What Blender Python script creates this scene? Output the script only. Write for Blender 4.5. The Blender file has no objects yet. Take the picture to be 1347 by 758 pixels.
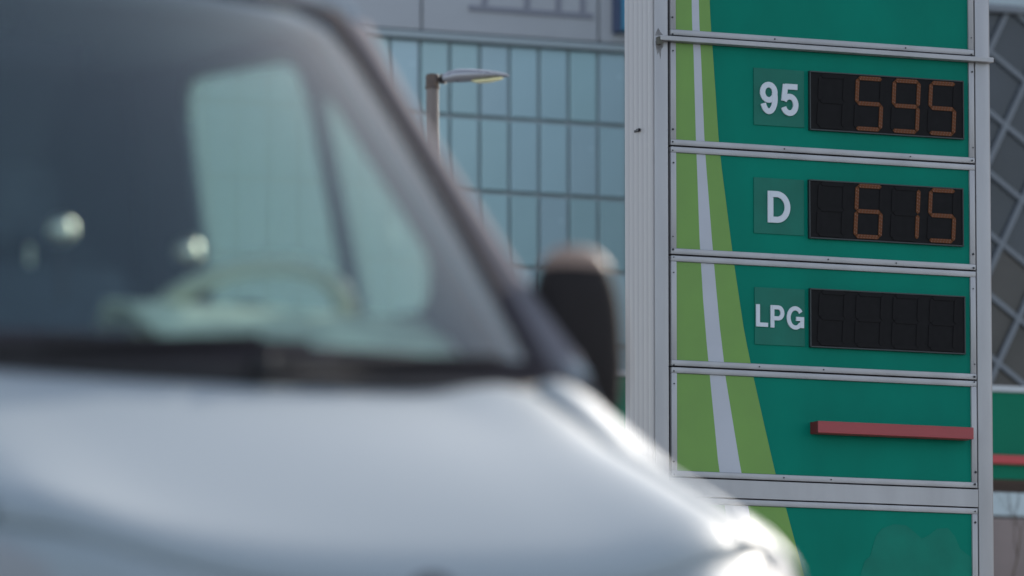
import bpy, bmesh, math, random
from mathutils import Vector, Matrix
from mathutils.geometry import tessellate_polygon
random.seed(7)
R = math.radians
sc = bpy.context.scene
col = sc.collection

# ------------------------------------------------------------ camera
cam_d = bpy.data.cameras.new("camera")
cam = bpy.data.objects.new("camera", cam_d)
col.objects.link(cam)
sc.camera = cam
CAM_Z = 0.035
cam.location = (0, 0, CAM_Z)
cam.rotation_mode = 'XYZ'
cam.rotation_euler = (R(96.6), R(0.022), 0)
cam_d.sensor_fit = 'HORIZONTAL'
cam_d.sensor_width = 36.0
cam_d.lens = 9000 / 1347 * 36.0
cam_d.clip_start = 0.1
cam_d.clip_end = 6000
cam_d.dof.use_dof = True
cam_d.dof.focus_distance = 34.9
cam_d.dof.aperture_fstop = 3.3

# ------------------------------------------------------------ world and sun
SUN_AZ, SUN_EL = R(28), R(24)      # azimuth measured from +Y towards +X
w = bpy.data.worlds.new("World")
sc.world = w
w.use_nodes = True
wn = w.node_tree
bg = wn.nodes['Background']
sky = wn.nodes.new('ShaderNodeTexSky')
sky.sky_type = 'NISHITA'
sky.sun_disc = False
sky.sun_elevation = SUN_EL
sky.sun_rotation = SUN_AZ
sky.air_density = 0.85
sky.dust_density = 1.0
sky.ozone_density = 0.6
hsv = wn.nodes.new('ShaderNodeHueSaturation')      # thin haze: a paler sky
hsv.inputs['Saturation'].default_value = 0.62
wn.links.new(sky.outputs[0], hsv.inputs['Color'])
wn.links.new(hsv.outputs[0], bg.inputs[0])
bg.inputs[1].default_value = 0.15
sun_d = bpy.data.lights.new("sun", 'SUN')
sun_d.energy = 2.0
sun_d.angle = R(0.5)
sun_d.color = (1.0, 0.93, 0.84)
sun = bpy.data.objects.new("sun", sun_d)
col.objects.link(sun)
sd = Vector((math.sin(SUN_AZ) * math.cos(SUN_EL), math.cos(SUN_AZ) * math.cos(SUN_EL), math.sin(SUN_EL)))
sun.rotation_euler = sd.to_track_quat('Z', 'Y').to_euler()
sun.location = (30, 40, 40)
sc.view_settings.view_transform = 'Standard'
sc.view_settings.look = 'None'
sc.view_settings.gamma = 1
sc.view_settings.use_curve_mapping = False
sc.view_settings.exposure = 1.3
sc.render.engine = 'CYCLES'
sc.cycles.use_denoising = True
sc.cycles.max_bounces = 10
sc.cycles.transparent_max_bounces = 16
sc.cycles.sample_clamp_indirect = 6

# ------------------------------------------------------------ helpers
def thing(name, label, cat, loc=(0, 0, 0), rotz=0, group=None):
    o = bpy.data.objects.new(name, None)
    o.empty_display_size = 0.2
    col.objects.link(o)
    o.location = loc
    o.rotation_euler = (0, 0, rotz)
    o['label'] = label
    o['category'] = cat
    if group: o['group'] = group
    return o

class MB:
    def __init__(s): s.v = []; s.f = []
    def add(s, vs, fs):
        b = len(s.v); s.v += [tuple(p) for p in vs]; s.f += [tuple(i + b for i in q) for q in fs]; return s
    def box(s, x0, x1, y0, y1, z0, z1, c=0.0):
        if c <= 0:
            vs = [(x, y, z) for z in (z0, z1) for y in (y0, y1) for x in (x0, x1)]
            return s.add(vs, [(0, 2, 3, 1), (4, 5, 7, 6), (0, 1, 5, 4), (2, 6, 7, 3), (0, 4, 6, 2), (1, 3, 7, 5)])
        bm = bmesh.new()
        bmesh.ops.create_cube(bm, size=1)
        for v in bm.verts:
            v.co = Vector(((x0 + x1) / 2 + v.co.x * (x1 - x0), (y0 + y1) / 2 + v.co.y * (y1 - y0), (z0 + z1) / 2 + v.co.z * (z1 - z0)))
        bmesh.ops.bevel(bm, geom=bm.edges[:], offset=c, segments=2, affect='EDGES', profile=0.5)
        bm.verts.index_update()
        s.add([v.co[:] for v in bm.verts], [[v.index for v in f.verts] for f in bm.faces]); bm.free()
        return s
    def tube(s, path, r, n=12, closed=False, caps=True):
        path = [Vector(p) for p in path]; m = len(path); rs = r if isinstance(r, (list, tuple)) else [r] * m
        rings = []; prev = None
        for i, p in enumerate(path):
            if closed: t = path[(i + 1) % m] - path[i - 1]
            else: t = path[min(i + 1, m - 1)] - path[max(i - 1, 0)]
            t.normalize()
            if prev is None:
                a = Vector((0, 0, 1)) if abs(t.z) < .9 else Vector((1, 0, 0)); a = (a - t * a.dot(t)).normalized()
            else: a = (prev - t * prev.dot(t)).normalized()
            prev = a; b = t.cross(a)
            rings.append([p + (a * math.cos(2 * math.pi * k / n) + b * math.sin(2 * math.pi * k / n)) * rs[i] for k in range(n)])
        vs = [q for g in rings for q in g]; fs = []
        for i in range(m if closed else m - 1):
            j = (i + 1) % m
            for k in range(n):
                fs.append((i * n + k, i * n + (k + 1) % n, j * n + (k + 1) % n, j * n + k))
        if caps and not closed:
            fs.append(tuple(range(n))[::-1]); fs.append(tuple((m - 1) * n + k for k in range(n)))
        return s.add(vs, fs)
    def grid(s, P):      # P[i][j] points
        n, m = len(P), len(P[0])
        vs = [p for r_ in P for p in r_]
        return s.add(vs, [(i * m + j, (i + 1) * m + j, (i + 1) * m + j + 1, i * m + j + 1) for i in range(n - 1) for j in range(m - 1)])
    def lathe(s, prof, axis_o, ax='x', n=32):   # prof: (radius, along)
        vs = []
        for r_, a in prof:
            for k in range(n):
                t = 2 * math.pi * k / n
                c_, s_ = r_ * math.cos(t), r_ * math.sin(t)
                q = {'x': (a, c_, s_), 'y': (c_, a, s_), 'z': (c_, s_, a)}[ax]
                vs.append((q[0] + axis_o[0], q[1] + axis_o[1], q[2] + axis_o[2]))
        fs = []
        for i in range(len(prof) - 1):
            for k in range(n):
                fs.append((i * n + k, i * n + (k + 1) % n, (i + 1) * n + (k + 1) % n, (i + 1) * n + k))
        fs.append(tuple(range(n))); fs.append(tuple((len(prof) - 1) * n + k for k in range(n))[::-1])
        return s.add(vs, fs)
    def prism(s, poly, fn, d0, d1):   # polygon (2D) extruded; fn(u, v, d) -> point
        n = len(poly)
        vs = [fn(u, v, d0) for u, v in poly] + [fn(u, v, d1) for u, v in poly]
        fs = [tuple(range(n)), tuple(range(2 * n - 1, n - 1, -1))] + [(i, i + n, (i + 1) % n + n, (i + 1) % n) for i in range(n)]
        return s.add(vs, fs)
    def sheet(s, outline, holes, fn, d0, d1):
        loops = [outline] + holes
        flat = [p for l in loops for p in l]; n = len(flat)
        tri = tessellate_polygon([[Vector((p[0], p[1], 0)) for p in l] for l in loops])
        vs = [fn(u, v, d0) for u, v in flat] + [fn(u, v, d1) for u, v in flat]
        fs = [tuple(t) for t in tri] + [tuple(i + n for i in reversed(t)) for t in tri]
        b = 0
        for l in loops:
            for i in range(len(l)):
                j = (i + 1) % len(l); fs.append((b + i, b + j, b + j + n, b + i + n))
            b += len(l)
        return s.add(vs, fs)
    def mesh(s, name, m, smooth=False, angle=40):
        me = bpy.data.meshes.new(name); me.from_pydata(s.v, [], s.f); me.validate()
        bm = bmesh.new(); bm.from_mesh(me); bmesh.ops.recalc_face_normals(bm, faces=bm.faces[:]); bm.to_mesh(me); bm.free()
        if smooth:
            me.shade_smooth()
            try: me.set_sharp_from_angle(angle=R(angle))
            except Exception: pass
        for mm in (m if isinstance(m, (list, tuple)) else [m]): me.materials.append(mm)
        return me
    def build(s, name, m, parent=None, smooth=False, angle=40):
        o = bpy.data.objects.new(name, s.mesh(name, m, smooth, angle)); col.objects.link(o)
        if parent: o.parent = parent
        return o

def link_mesh(name, me, parent, loc=(0, 0, 0)):
    o = bpy.data.objects.new(name, me); col.objects.link(o); o.parent = parent; o.location = loc; return o

def rounded(pts, r, k=5):
    out = []; n = len(pts)
    for i in range(n):
        p = Vector(pts[i]); a = Vector(pts[i - 1]) - p; b = Vector(pts[(i + 1) % n]) - p
        q = min(r, a.length * .45, b.length * .45); A = p + a.normalized() * q; B = p + b.normalized() * q
        for t in range(k + 1):
            t /= k; out.append(tuple(A * (1 - t) ** 2 + p * 2 * t * (1 - t) + B * t * t))
    return out

def lerp(a, b, t): return a + (b - a) * t
def interp(x, xs, ys):
    if x <= xs[0]: return ys[0]
    for i in range(len(xs) - 1):
        if x <= xs[i + 1]: return lerp(ys[i], ys[i + 1], (x - xs[i]) / (xs[i + 1] - xs[i]))
    return ys[-1]

# ------------------------------------------------------------ materials
def mat(name, c, rough=.5, metal=0, spec=.5, var=0, scale=8, bump=0, bscale=60, coat=0, streak=0, c2=None, coords='Object'):
    m = bpy.data.materials.new(name); m.use_nodes = True; nt = m.node_tree; p = nt.nodes['Principled BSDF']
    p.inputs['Base Color'].default_value = (*c, 1); p.inputs['Roughness'].default_value = rough
    p.inputs['Metallic'].default_value = metal; p.inputs['Specular IOR Level'].default_value = spec
    p.inputs['Coat Weight'].default_value = coat; p.inputs['Coat Roughness'].default_value = .22
    tc = nt.nodes.new('ShaderNodeTexCoord')
    if var or c2:
        nz = nt.nodes.new('ShaderNodeTexNoise'); nz.inputs['Scale'].default_value = scale; nz.inputs['Detail'].default_value = 8
        mp = nt.nodes.new('ShaderNodeMapping')
        if streak: mp.inputs['Scale'].default_value = (1, 1, 1 / streak)
        nt.links.new(tc.outputs[coords], mp.inputs[0]); nt.links.new(mp.outputs[0], nz.inputs[0])
        rp = nt.nodes.new('ShaderNodeValToRGB'); rp.color_ramp.elements[0].position = .3; rp.color_ramp.elements[1].position = .7
        d = c2 or tuple(max(0, x * (1 - var)) for x in c); u = c if c2 else tuple(min(1, x * (1 + var)) for x in c)
        rp.color_ramp.elements[0].color = (*d, 1); rp.color_ramp.elements[1].color = (*u, 1)
        nt.links.new(nz.outputs[0], rp.inputs[0]); nt.links.new(rp.outputs[0], p.inputs['Base Color'])
        rr = nt.nodes.new('ShaderNodeMapRange'); rr.inputs[3].default_value = max(0, rough - .08); rr.inputs[4].default_value = min(1, rough + .1)
        nt.links.new(nz.outputs[0], rr.inputs[0]); nt.links.new(rr.outputs[0], p.inputs['Roughness'])
    if bump:
        n2 = nt.nodes.new('ShaderNodeTexNoise'); n2.inputs['Scale'].default_value = bscale; n2.inputs['Detail'].default_value = 4
        nt.links.new(tc.outputs[coords], n2.inputs[0])
        b = nt.nodes.new('ShaderNodeBump'); b.inputs['Strength'].default_value = bump; b.inputs['Distance'].default_value = .01
        nt.links.new(n2.outputs[0], b.inputs['Height']); nt.links.new(b.outputs[0], p.inputs['Normal'])
    return m

def glass(name, tint, refl=1.0, rough=.02, ior=1.5, haze=0.0, hazec=(.5, .6, .6)):
    m = bpy.data.materials.new(name); m.use_nodes = True; nt = m.node_tree
    for n in list(nt.nodes):
        if n.type != 'OUTPUT_MATERIAL': nt.nodes.remove(n)
    out = nt.nodes['Material Output']
    tr = nt.nodes.new('ShaderNodeBsdfTransparent'); tr.inputs[0].default_value = (*tint, 1)
    gl = nt.nodes.new('ShaderNodeBsdfGlossy'); gl.inputs['Roughness'].default_value = rough
    fr = nt.nodes.new('ShaderNodeFresnel'); fr.inputs[0].default_value = ior
    mu = nt.nodes.new('ShaderNodeMath'); mu.operation = 'MULTIPLY'; mu.inputs[1].default_value = refl; mu.use_clamp = True
    mx = nt.nodes.new('ShaderNodeMixShader')
    nt.links.new(fr.outputs[0], mu.inputs[0]); nt.links.new(mu.outputs[0], mx.inputs[0])
    base = tr
    if haze:
        d1 = nt.nodes.new('ShaderNodeBsdfDiffuse'); d1.inputs[0].default_value = (*hazec, 1)
        d2 = nt.nodes.new('ShaderNodeBsdfTranslucent'); d2.inputs[0].default_value = (*hazec, 1)
        df = nt.nodes.new('ShaderNodeMixShader'); nt.links.new(d1.outputs[0], df.inputs[1]); nt.links.new(d2.outputs[0], df.inputs[2])
        m2 = nt.nodes.new('ShaderNodeMixShader'); m2.inputs[0].default_value = haze
        nt.links.new(tr.outputs[0], m2.inputs[1]); nt.links.new(df.outputs[0], m2.inputs[2]); base = m2
    nt.links.new(base.outputs[0], mx.inputs[1]); nt.links.new(gl.outputs[0], mx.inputs[2]); nt.links.new(mx.outputs[0], out.inputs[0])
    return m

def emit(name, c, strength, base=(.02, .02, .02)):
    m = mat(name, base, .5)
    p = m.node_tree.nodes['Principled BSDF']
    p.inputs['Emission Color'].default_value = (*c, 1); p.inputs['Emission Strength'].default_value = strength
    return m

M = {
 'alu': mat('sign_aluminium', (.325, .318, .325), .42, .35, var=.12, scale=5, streak=4),
 'alu_side': mat('sign_side_cladding', (.325, .305, .30), .5, .1, var=.05, scale=3, streak=6),
 'seam': mat('dark_seam', (.03, .025, .035), .7),
 'teal': mat('sign_teal_panel', (0, .158, .108), .5, var=.13, scale=2.0, spec=.08, streak=1.6),
 'teal_faded': mat('faded_green', (.005, .150, .104), .6, var=.12, scale=5, spec=.15),
 'stain': mat('dirt_stain', (.20, .19, .19), .9, var=.4, scale=30),
 'teal_label': mat('label_plate_green', (.008, .122, .086), .5, var=.10, scale=6, spec=.2),
 'lime': mat('sign_light_green', (.125, .250, .045), .4, var=.06, scale=4, spec=.4),
 'white_print': mat('sign_white_stripe', (.37, .38, .42), .4, var=.05, scale=4),
 'letter': mat('letter_white', (.50, .53, .57), .45),
 'rivet': mat('rivet_dark', (.03, .03, .035), .5, .6),
 'display': mat('display_black', (.009, .0082, .0088), .6, var=.2, scale=20, spec=.10),
 'disp_frame': mat('display_bezel', (.012, .016, .018), .45),
 'seg_off': mat('segment_unlit', (.0105, .0096, .0102), .6, spec=.08),
 'seg_on': mat('segment_lit_lens', (.100, .036, .013), .5, spec=.1),
 'led': emit('led_amber', (1.0, .26, .05), .035),
 'red': mat('red_bar_paint', (.26, .030, .034), .4, var=.08, scale=6),
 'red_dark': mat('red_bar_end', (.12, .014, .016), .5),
 'grime': mat('grime', (.08, .075, .06), .9),
 'asphalt': mat('asphalt', (.05, .05, .052), .9, var=.25, scale=3, bump=.6, bscale=40),
 'concrete': mat('concrete', (.30, .29, .27), .85, var=.15, scale=2, bump=.3),
 'paint_mark': mat('road_paint', (.70, .70, .68), .7, var=.12, scale=6),
 'facade_panel_a': mat('facade_glass_blue', (.30, .43, .47), .22, var=.05, scale=1.2, spec=.5),
 'facade_panel_b': mat('facade_glass_green', (.29, .43, .455), .22, var=.05, scale=1.5, spec=.5),
 'facade_panel_c': mat('facade_glass_grey', (.31, .43, .475), .25, var=.05, scale=1.4, spec=.5),
 'facade_joint': mat('facade_joint', (.30, .35, .37), .6),
 'clad': mat('grey_cladding', (.335, .345, .365), .55, var=.05, scale=1.5),
 'clad_dark': mat('cladding_bars', (.19, .195, .23), .6),
 'blue_sign': mat('blue_panel', (.03, .21, .34), .4),
 'blue_dark': mat('blue_panel_edge', (.04, .06, .12), .5),
 'dark_pane': mat('dark_facade_pane', (.030, .036, .046), .2, var=.3, scale=.8, spec=.35),
 'brown_pane': mat('dark_warm_pane', (.042, .038, .036), .25, var=.4, scale=1.1, spec=.35),
 'mullion': mat('pale_mullion', (.13, .145, .165), .5, var=.1, scale=3),
 'fascia_green': mat('fascia_green', (.002, .125, .072), .55, spec=.12, var=.06, scale=2),
 'fascia_strip': mat('fascia_top_strip', (.36, .38, .40), .4, .2),
 'fascia_red': mat('fascia_red', (.36, .030, .035), .4),
 'soffit': mat('soffit_brown', (.07, .045, .035), .8),
 'brick_wall': mat('shop_wall_render', (.19, .15, .14), .85, var=.2, scale=1.5),
 'pale_wall': mat('pale_wall', (.38, .44, .46), .7, var=.1, scale=1),
 'bark': mat('bare_bark', (.10, .075, .06), .9, var=.3, scale=12, bump=.5),
 'pole': mat('lamp_pole_metal', (.15, .125, .115), .6, .2, var=.22, scale=14, streak=5),
 'pole_cap': mat('lamp_pole_cap_rust', (.12, .08, .055), .75, var=.5, scale=40, c2=(.05, .04, .04)),
 'lamp_head': mat('lamp_head_grey', (.27, .27, .29), .28, .5, var=.05, scale=10),
 'lamp_lens': mat('lamp_lens_yellowed', (.85, .80, .45), .2),
 'van_paint': mat('van_pale_paint', (.232, .270, .290), .55, spec=.35, coat=.08),
 'pillar_grey': mat('pillar_grey', (.14, .135, .15), .9, spec=.02),  # darker than the van paint: the pillar's shade put into the colour
 'pillar_cover': mat('pillar_cover', (.17, .28, .37), .7),  # bluish tone stands in for sky reflected in the windscreen
 'black_plastic': mat('black_plastic', (.014, .013, .014), .6, spec=.25, var=.15, scale=10, bump=.15, bscale=200),
 'mirror_housing': mat('mirror_housing', (.020, .017, .017), .75, spec=.12),
 'mirror_cap': mat('mirror_cap', (.24, .16, .12), .6),  # warm pale tone stands in for sun on the mirror's top
 'rubber': mat('rubber_seal', (.040, .036, .042), .9, spec=.04),
 'cabin_trim': mat('cabin_trim_grey', (.13, .145, .165), .75, var=.08, scale=8),
 'cabin_dark': mat('cabin_dark_fabric', (.035, .045, .06), .9, var=.2, scale=10, bump=.3),
 'dash': mat('dashboard_grey', (.42, .44, .34), .5, var=.1, scale=6),
 'dash_pad': mat('dashboard_pad', (.66, .70, .50), .7, var=.35, scale=9),  # pale cream stands in for bright reflections along the dashboard
 'window_trim': mat('window_trim', (.50, .62, .52), .6),  # pale tone stands in for light catching the door window's edge
 'wheel_leather': mat('steering_wheel_grip', (.60, .60, .42), .4, coat=.3),  # cream base colour stands in for sun sheen on the leather
 'chrome': mat('chrome', (.95, .88, .70), .33, 1.0),
 'windscreen': glass('windscreen_glass', (.78, .90, .92), .85, .03, 1.5, .085, (.34, .60, .80)),  # haze tinted blue to stand in for the sky's reflected veil
 'side_glass': glass('side_glass', (.93, .98, .97), .8, .02, 1.5, .22, (.5, .74, .70)),
 'lens_clear': mat('headlight_lens', (.24, .25, .26), .6, spec=.2),
 'amber': mat('indicator_amber', (.6, .22, .03), .25),
 'tyre': mat('tyre_rubber', (.02, .02, .02), .85, bump=.3),
 'steel': mat('wheel_steel', (.35, .36, .37), .4, .7),
 'mirror': mat('mirror_silver', (.85, .87, .88), .03, 1.0),
 'red_lamp': mat('tail_lamp_red', (.35, .02, .02), .25),
 'yellow_bin': mat('ochre_paint', (.40, .26, .08), .6, var=.3, scale=5),
}

for k in 'abc':      # each pane a slightly different tone
    nt = M['facade_panel_' + k].node_tree; p = nt.nodes['Principled BSDF']; src = p.inputs['Base Color'].links[0].from_socket
    oi = nt.nodes.new('ShaderNodeObjectInfo'); mr = nt.nodes.new('ShaderNodeMapRange'); mr.inputs[3].default_value = .94; mr.inputs[4].default_value = 1.1
    hs = nt.nodes.new('ShaderNodeHueSaturation'); nt.links.new(oi.outputs['Random'], mr.inputs[0]); nt.links.new(mr.outputs[0], hs.inputs['Value'])
    nt.links.new(src, hs.inputs['Color']); nt.links.new(hs.outputs[0], p.inputs['Base Color'])
# ------------------------------------------------------------ ground
def structure(o): o['kind'] = 'structure'; return o
def gz(y):
    t = min(1, max(0, (y - 2.0) / 7.0)); t = t * t * (3 - 2 * t)
    return -1.2 * (1 - t)
g = MB()
ys = [-3000, -200, -20, -5, 0, 2] + [2 + .5 * i for i in range(1, 15)] + [12, 40, 100, 400, 4000]
xs = [-3000, -300, -40, -10, 0, 10, 40, 300, 3000]
g.grid([[(x, y, gz(y)) for x in xs] for y in ys])
structure(g.build('ground', M['asphalt'], smooth=True))
# forecourt slab with a kerb under the sign and the buildings
g = MB(); g.box(-30, 45, 31.5, 62, -.2, .12, .02)
structure(g.build('forecourt', M['concrete']))
g = MB()
for i in range(-6, 8): g.box(i * 5, i * 5 + 2.4, 22.0, 22.14, -.02, .004)
structure(g.build('lane_marking', M['paint_mark']))

# ------------------------------------------------------------ price sign
SY = R(24.085)
sign = thing('price_sign', 'tall green petrol price sign framed in grey aluminium, reading 95, D and LPG', 'price sign', (0.803, 34.415, 0.12), SY)
SZ = CAM_Z - 0.12          # z values below are heights above the camera
def su(u, z, d): return (u, d, z + SZ)     # u along the face, d behind the face
def sbox(mb, u0, u1, z0, z1, d0, d1, c=0): return mb.box(u0, u1, d0, d1, z0 + SZ, z1 + SZ, c)
TOPZ = 6.95
BOTZ = .085
post = MB(); sbox(post, -.083, -.006, BOTZ, TOPZ, .004, .352, .006); post.build('post', M['alu'], sign, True)
post = MB(); sbox(post, 1.757, 1.838, BOTZ, TOPZ, .004, .352, .006); post.build('post', M['alu'], sign, True)
# side cladding of the left post: ribbed sheets, end face of the pylon
for k in range(6):
    d0 = .012 + k * .0555
    for ua, ub in ((-.091, -.0835), (1.8385, 1.846)):
        m = MB(); sbox(m, ua, ub, BOTZ, TOPZ, d0, d0 + .0552, .0008); m.build('cladding_rib', M['alu_side'], sign, True)
b = MB(); sbox(b, -.004, 1.755, BOTZ + .7, TOPZ - .05, .05, .34); b.build('cabinet', M['seam'], sign)
b = MB(); sbox(b, -.083, 1.838, TOPZ, TOPZ + .05, .0, .36, .01); b.build('top_cap', M['alu'], sign)
b = MB(); sbox(b, -.2, 1.95, -.05, .10, -.2, .55, .02); b.build('plinth', M['concrete'], sign)

zs_ = [1.6, 2.4, 2.54, 2.89, 3.07, 3.30, 3.53, 3.70, 3.80, 3.93, 4.09, 4.24, 4.62, 4.77, 5.19, 5.36, 5.9, 6.9]
wl_z = [1.6, 2.5, 3.108, 3.524, 3.70, 3.93, 4.24, 4.61, 4.764, 5.19, 5.35, 6.2, 6.9]
wl_u = [.55, .37, .270, .227, .209, .189, .170, .157, .151, .140, .132, .118, .115]
wr_z = [1.6, 2.5, 3.112, 3.527, 3.70, 3.798, 4.0, 4.262, 4.63, 4.767, 5.176, 5.352, 6.2, 6.9]
wr_u = [.74, .52, .390, .316, .295, .282, .262, .238, .208, .199, .182, .173, .155, .15]
gr_z = [1.6, 2.2, 2.544, 2.889, 3.073, 3.303, 3.534, 3.707, 3.804, 4.094, 4.229, 4.616, 4.771, 5.2, 5.375, 6.2, 6.9]
gr_u = [1.2, .90, .753, .651, .590, .532, .475, .436, .416, .369, .349, .296, .279, .249, .236, .20, .19]

MODS = [(5.275, 6.40), (4.710, 5.275), (4.153, 4.710), (3.584, 4.153), (3.022, 3.584), (2.362, 2.925), (1.80, 2.362), (1.238, 1.80)]
FW = .033
def disc(mb, u, z, r, d0, d1, n=8):
    mb.prism([(u + r * math.cos(2 * math.pi * k / n), z + r * math.sin(2 * math.pi * k / n)) for k in range(n)], su, d0, d1)
for z0, z1 in MODS:
    A, B = z0 + .004, z1 - .004
    for q in ((.0065, 1.7485, A, z0 + FW, 0), (.0065, 1.7485, z1 - FW, B, 0), (.0065, .004 + FW, z0 + FW, z1 - FW, .001), (1.751 - FW, 1.7485, z0 + FW, z1 - FW, .001)):
        m = MB(); sbox(m, *q[:4], q[4], .045, .0025); fo = m.build('frame_rail', M['alu'], sign, True)
    rv = MB()
    for zz in (z0 + .016, z1 - .016, z0 + .085, z1 - .085):
        for uu in (.018 + random.uniform(-.003, .003), 1.735 + random.uniform(-.003, .003)):
            (random.random() < .7) and disc(rv, uu, zz + random.uniform(-.01, .01), random.uniform(.003, .0065), -.004, .001)
    for k in range(1, 4):
        if random.random() < .6: disc(rv, .2 + k * .38 + random.uniform(-.1, .1), z0 + .018, .004, -.003, .001)
    ro = rv.build('rivets', M['rivet'], sign); ro['kind'] = 'stuff'
    pa, pb = z0 + FW + .0015, z1 - FW - .0015
    p_ = MB(); sbox(p_, .037, 1.718, pa, pb, .012, .03); pan = p_.build('panel', M['teal'], sign)
    zz = sorted({pa, pb} | {z for z in zs_ if pa < z < pb} | {lerp(pa, pb, k / 8) for k in range(9)})
    def stripe(lo, hi, m_):
        P = []; mb = MB()
        mb.grid([[su(lo(z), z, .0095), su(hi(z), z, .0095)] for z in zz]); mb.build('stripe', m_, pan)
    L = lambda z: .038
    WL = lambda z: interp(z, wl_z, wl_u); WR = lambda z: interp(z, wr_z, wr_u); GR = lambda z: interp(z, gr_z, gr_u)
    stripe(L, WL, M['lime']); stripe(WL, WR, M['white_print']); stripe(WR, GR, M['lime'])
# wide aluminium cross band under the red bar module, vertical fluting joined in
b = MB(); sbox(b, -.0, 1.755, 2.9275, 3.0195, .004, .045, .002); b.build('cross_band', M['alu'], sign)
# ledge across the top module joint, runs over both posts
b = MB(); sbox(b, -.066, 1.846, 5.243, 5.268, -.035, .003, .003); b.build('ledge', M['alu'], sign)
b = MB(); sbox(b, -.074, -.052, 5.222, 5.262, -.03, .003, .003); b.build('ledge_bracket', M['grime'], sign)
b = MB(); sbox(b, 1.842, 1.858, 5.246, 5.262, -.03, .02, .003); b.build('ledge_bracket', M['rivet'], sign)
# rubbish-dark bracket on the end face
b = MB(); b.box(-.104, -.090, .155, .185, 4.797 + SZ, 4.812 + SZ, .002); b.build('cable_clip', M['rivet'], sign)
b = MB(); b.box(-.099, -.090, .195, .22, 4.798 + SZ, 4.810 + SZ, .002); b.build('cable_clip', M['rivet'], sign)

# faded, repainted patch on the lower module and a stain below the ledge end
topl = [(1.075, 2.56), (1.10, 2.63), (1.13, 2.655), (1.165, 2.76), (1.20, 2.80), (1.27, 2.825), (1.34, 2.82), (1.39, 2.785), (1.43, 2.755), (1.47, 2.775), (1.52, 2.81), (1.58, 2.815), (1.62, 2.775), (1.65, 2.71), (1.68, 2.69), (1.712, 2.67)]
m = MB(); m.prism([(1.07, 2.40)] + topl + [(1.712, 2.40)], su, .0105, .0112); m.build('faded_patch', M['teal_faded'], sign)
m = MB(); m.prism([(-.078, 5.24), (-.060, 5.243), (-.03, 5.240), (-.034, 5.215), (-.045, 5.20), (-.050, 5.15), (-.057, 5.19), (-.066, 5.17), (-.074, 5.21)], su, .0030, .0038); m.build('stain', M['stain'], sign)
m = MB(); m.prism([(-.079, 5.27), (-.03, 5.27), (-.05, 5.29), (-.062, 5.31), (-.075, 5.285)], su, .0030, .0038); m.build('stain', M['stain'], sign)

# displays
def seg_poly(x0, z0, x1, z1, wd):   # pointed bar from a to b
    a = Vector((x0, z0)); b_ = Vector((x1, z1)); t = (b_ - a).normalized(); n_ = Vector((-t.y, t.x)) * wd / 2
    return [tuple(a), tuple(a + t * wd * .5 + n_), tuple(b_ - t * wd * .5 + n_), tuple(b_), tuple(b_ - t * wd * .5 - n_), tuple(a + t * wd * .5 - n_)]
SEGS = {'5': 'afgcd', '9': 'abfgcd', '6': 'afgedc', '1': 'bc', ' ': ''}
def digit(disp, u0, z0, ch):
    W_, H_ = .142, .262; sl = .055     # slant
    def P(x, y): return (u0 + x * W_ + y * H_ * sl, z0 + y * H_)
    e = {'a': ((0, 1), (1, 1)), 'g': ((0, .5), (1, .5)), 'd': ((0, 0), (1, 0)), 'f': ((0, .5), (0, 1)), 'b': ((1, .5), (1, 1)), 'e': ((0, 0), (0, .5)), 'c': ((1, 0), (1, .5))}
    for k, (a, b_) in e.items():
        A, B = Vector(P(*a)), Vector(P(*b_)); t = (B - A).normalized(); A += t * .002; B -= t * .002
        on = k in SEGS[ch]
        mb = MB(); mb.prism(seg_poly(A.x, A.y, B.x, B.y, .0215), su, -.0085, -.006)
        so = mb.build('segment', M['seg_on'] if on else M['seg_off'], disp)
        # LED dots, two rows per segment, joined to the segment as a second material
        me = so.data
        if on:
            me.materials.append(M['led']); dots = MB(); L_ = (B - A).length; n_ = Vector((-t.y, t.x)); cnt = max(4, int((L_ - .02) / .0155))
            bm = bmesh.new(); bm.from_mesh(me)
            for i in range(cnt):
                for sgn in (-1, 1):
                    c_ = A + t * (.013 + (L_ - .026) * (i + (.25 if sgn > 0 else -.0)) / (cnt - .5)) + n_ * sgn * .0050
                    vs = [bm.verts.new(su(c_.x + .0040 * math.cos(q * math.pi / 3), c_.y + .0040 * math.sin(q * math.pi / 3), -.0100)) for q in range(6)]
                    f_ = bm.faces.new(vs); f_.material_index = 1
            bm.to_mesh(me); bm.free()
def display(u0, u1, z0, z1, text):
    d_ = MB(); sbox(d_, u0, u1, z0, z1, -.005, .012, .0015); o = d_.build('display', M['display'], sign)
    fr = MB(); 
    for a in ((u0 - .004, u1 + .004, z1, z1 + .006), (u0 - .004, u1 + .004, z0 - .006, z0), (u0 - .006, u0, z0 - .006, z1 + .006), (u1, u1 + .006, z0 - .006, z1 + .006)):
        sbox(fr, *a, -.009, .012)
    fr.build('bezel', M['disp_frame'], o)
    for i, ch in enumerate(text): digit(o, u0 + .044 + i * .2125, z0 + .017, ch)
display(.797, 1.677, 4.840, 5.134, ' 595')
display(.791, 1.670, 4.281, 4.572, ' 615')
display(.793, 1.676, 3.721, 4.011, '    ')

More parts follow.
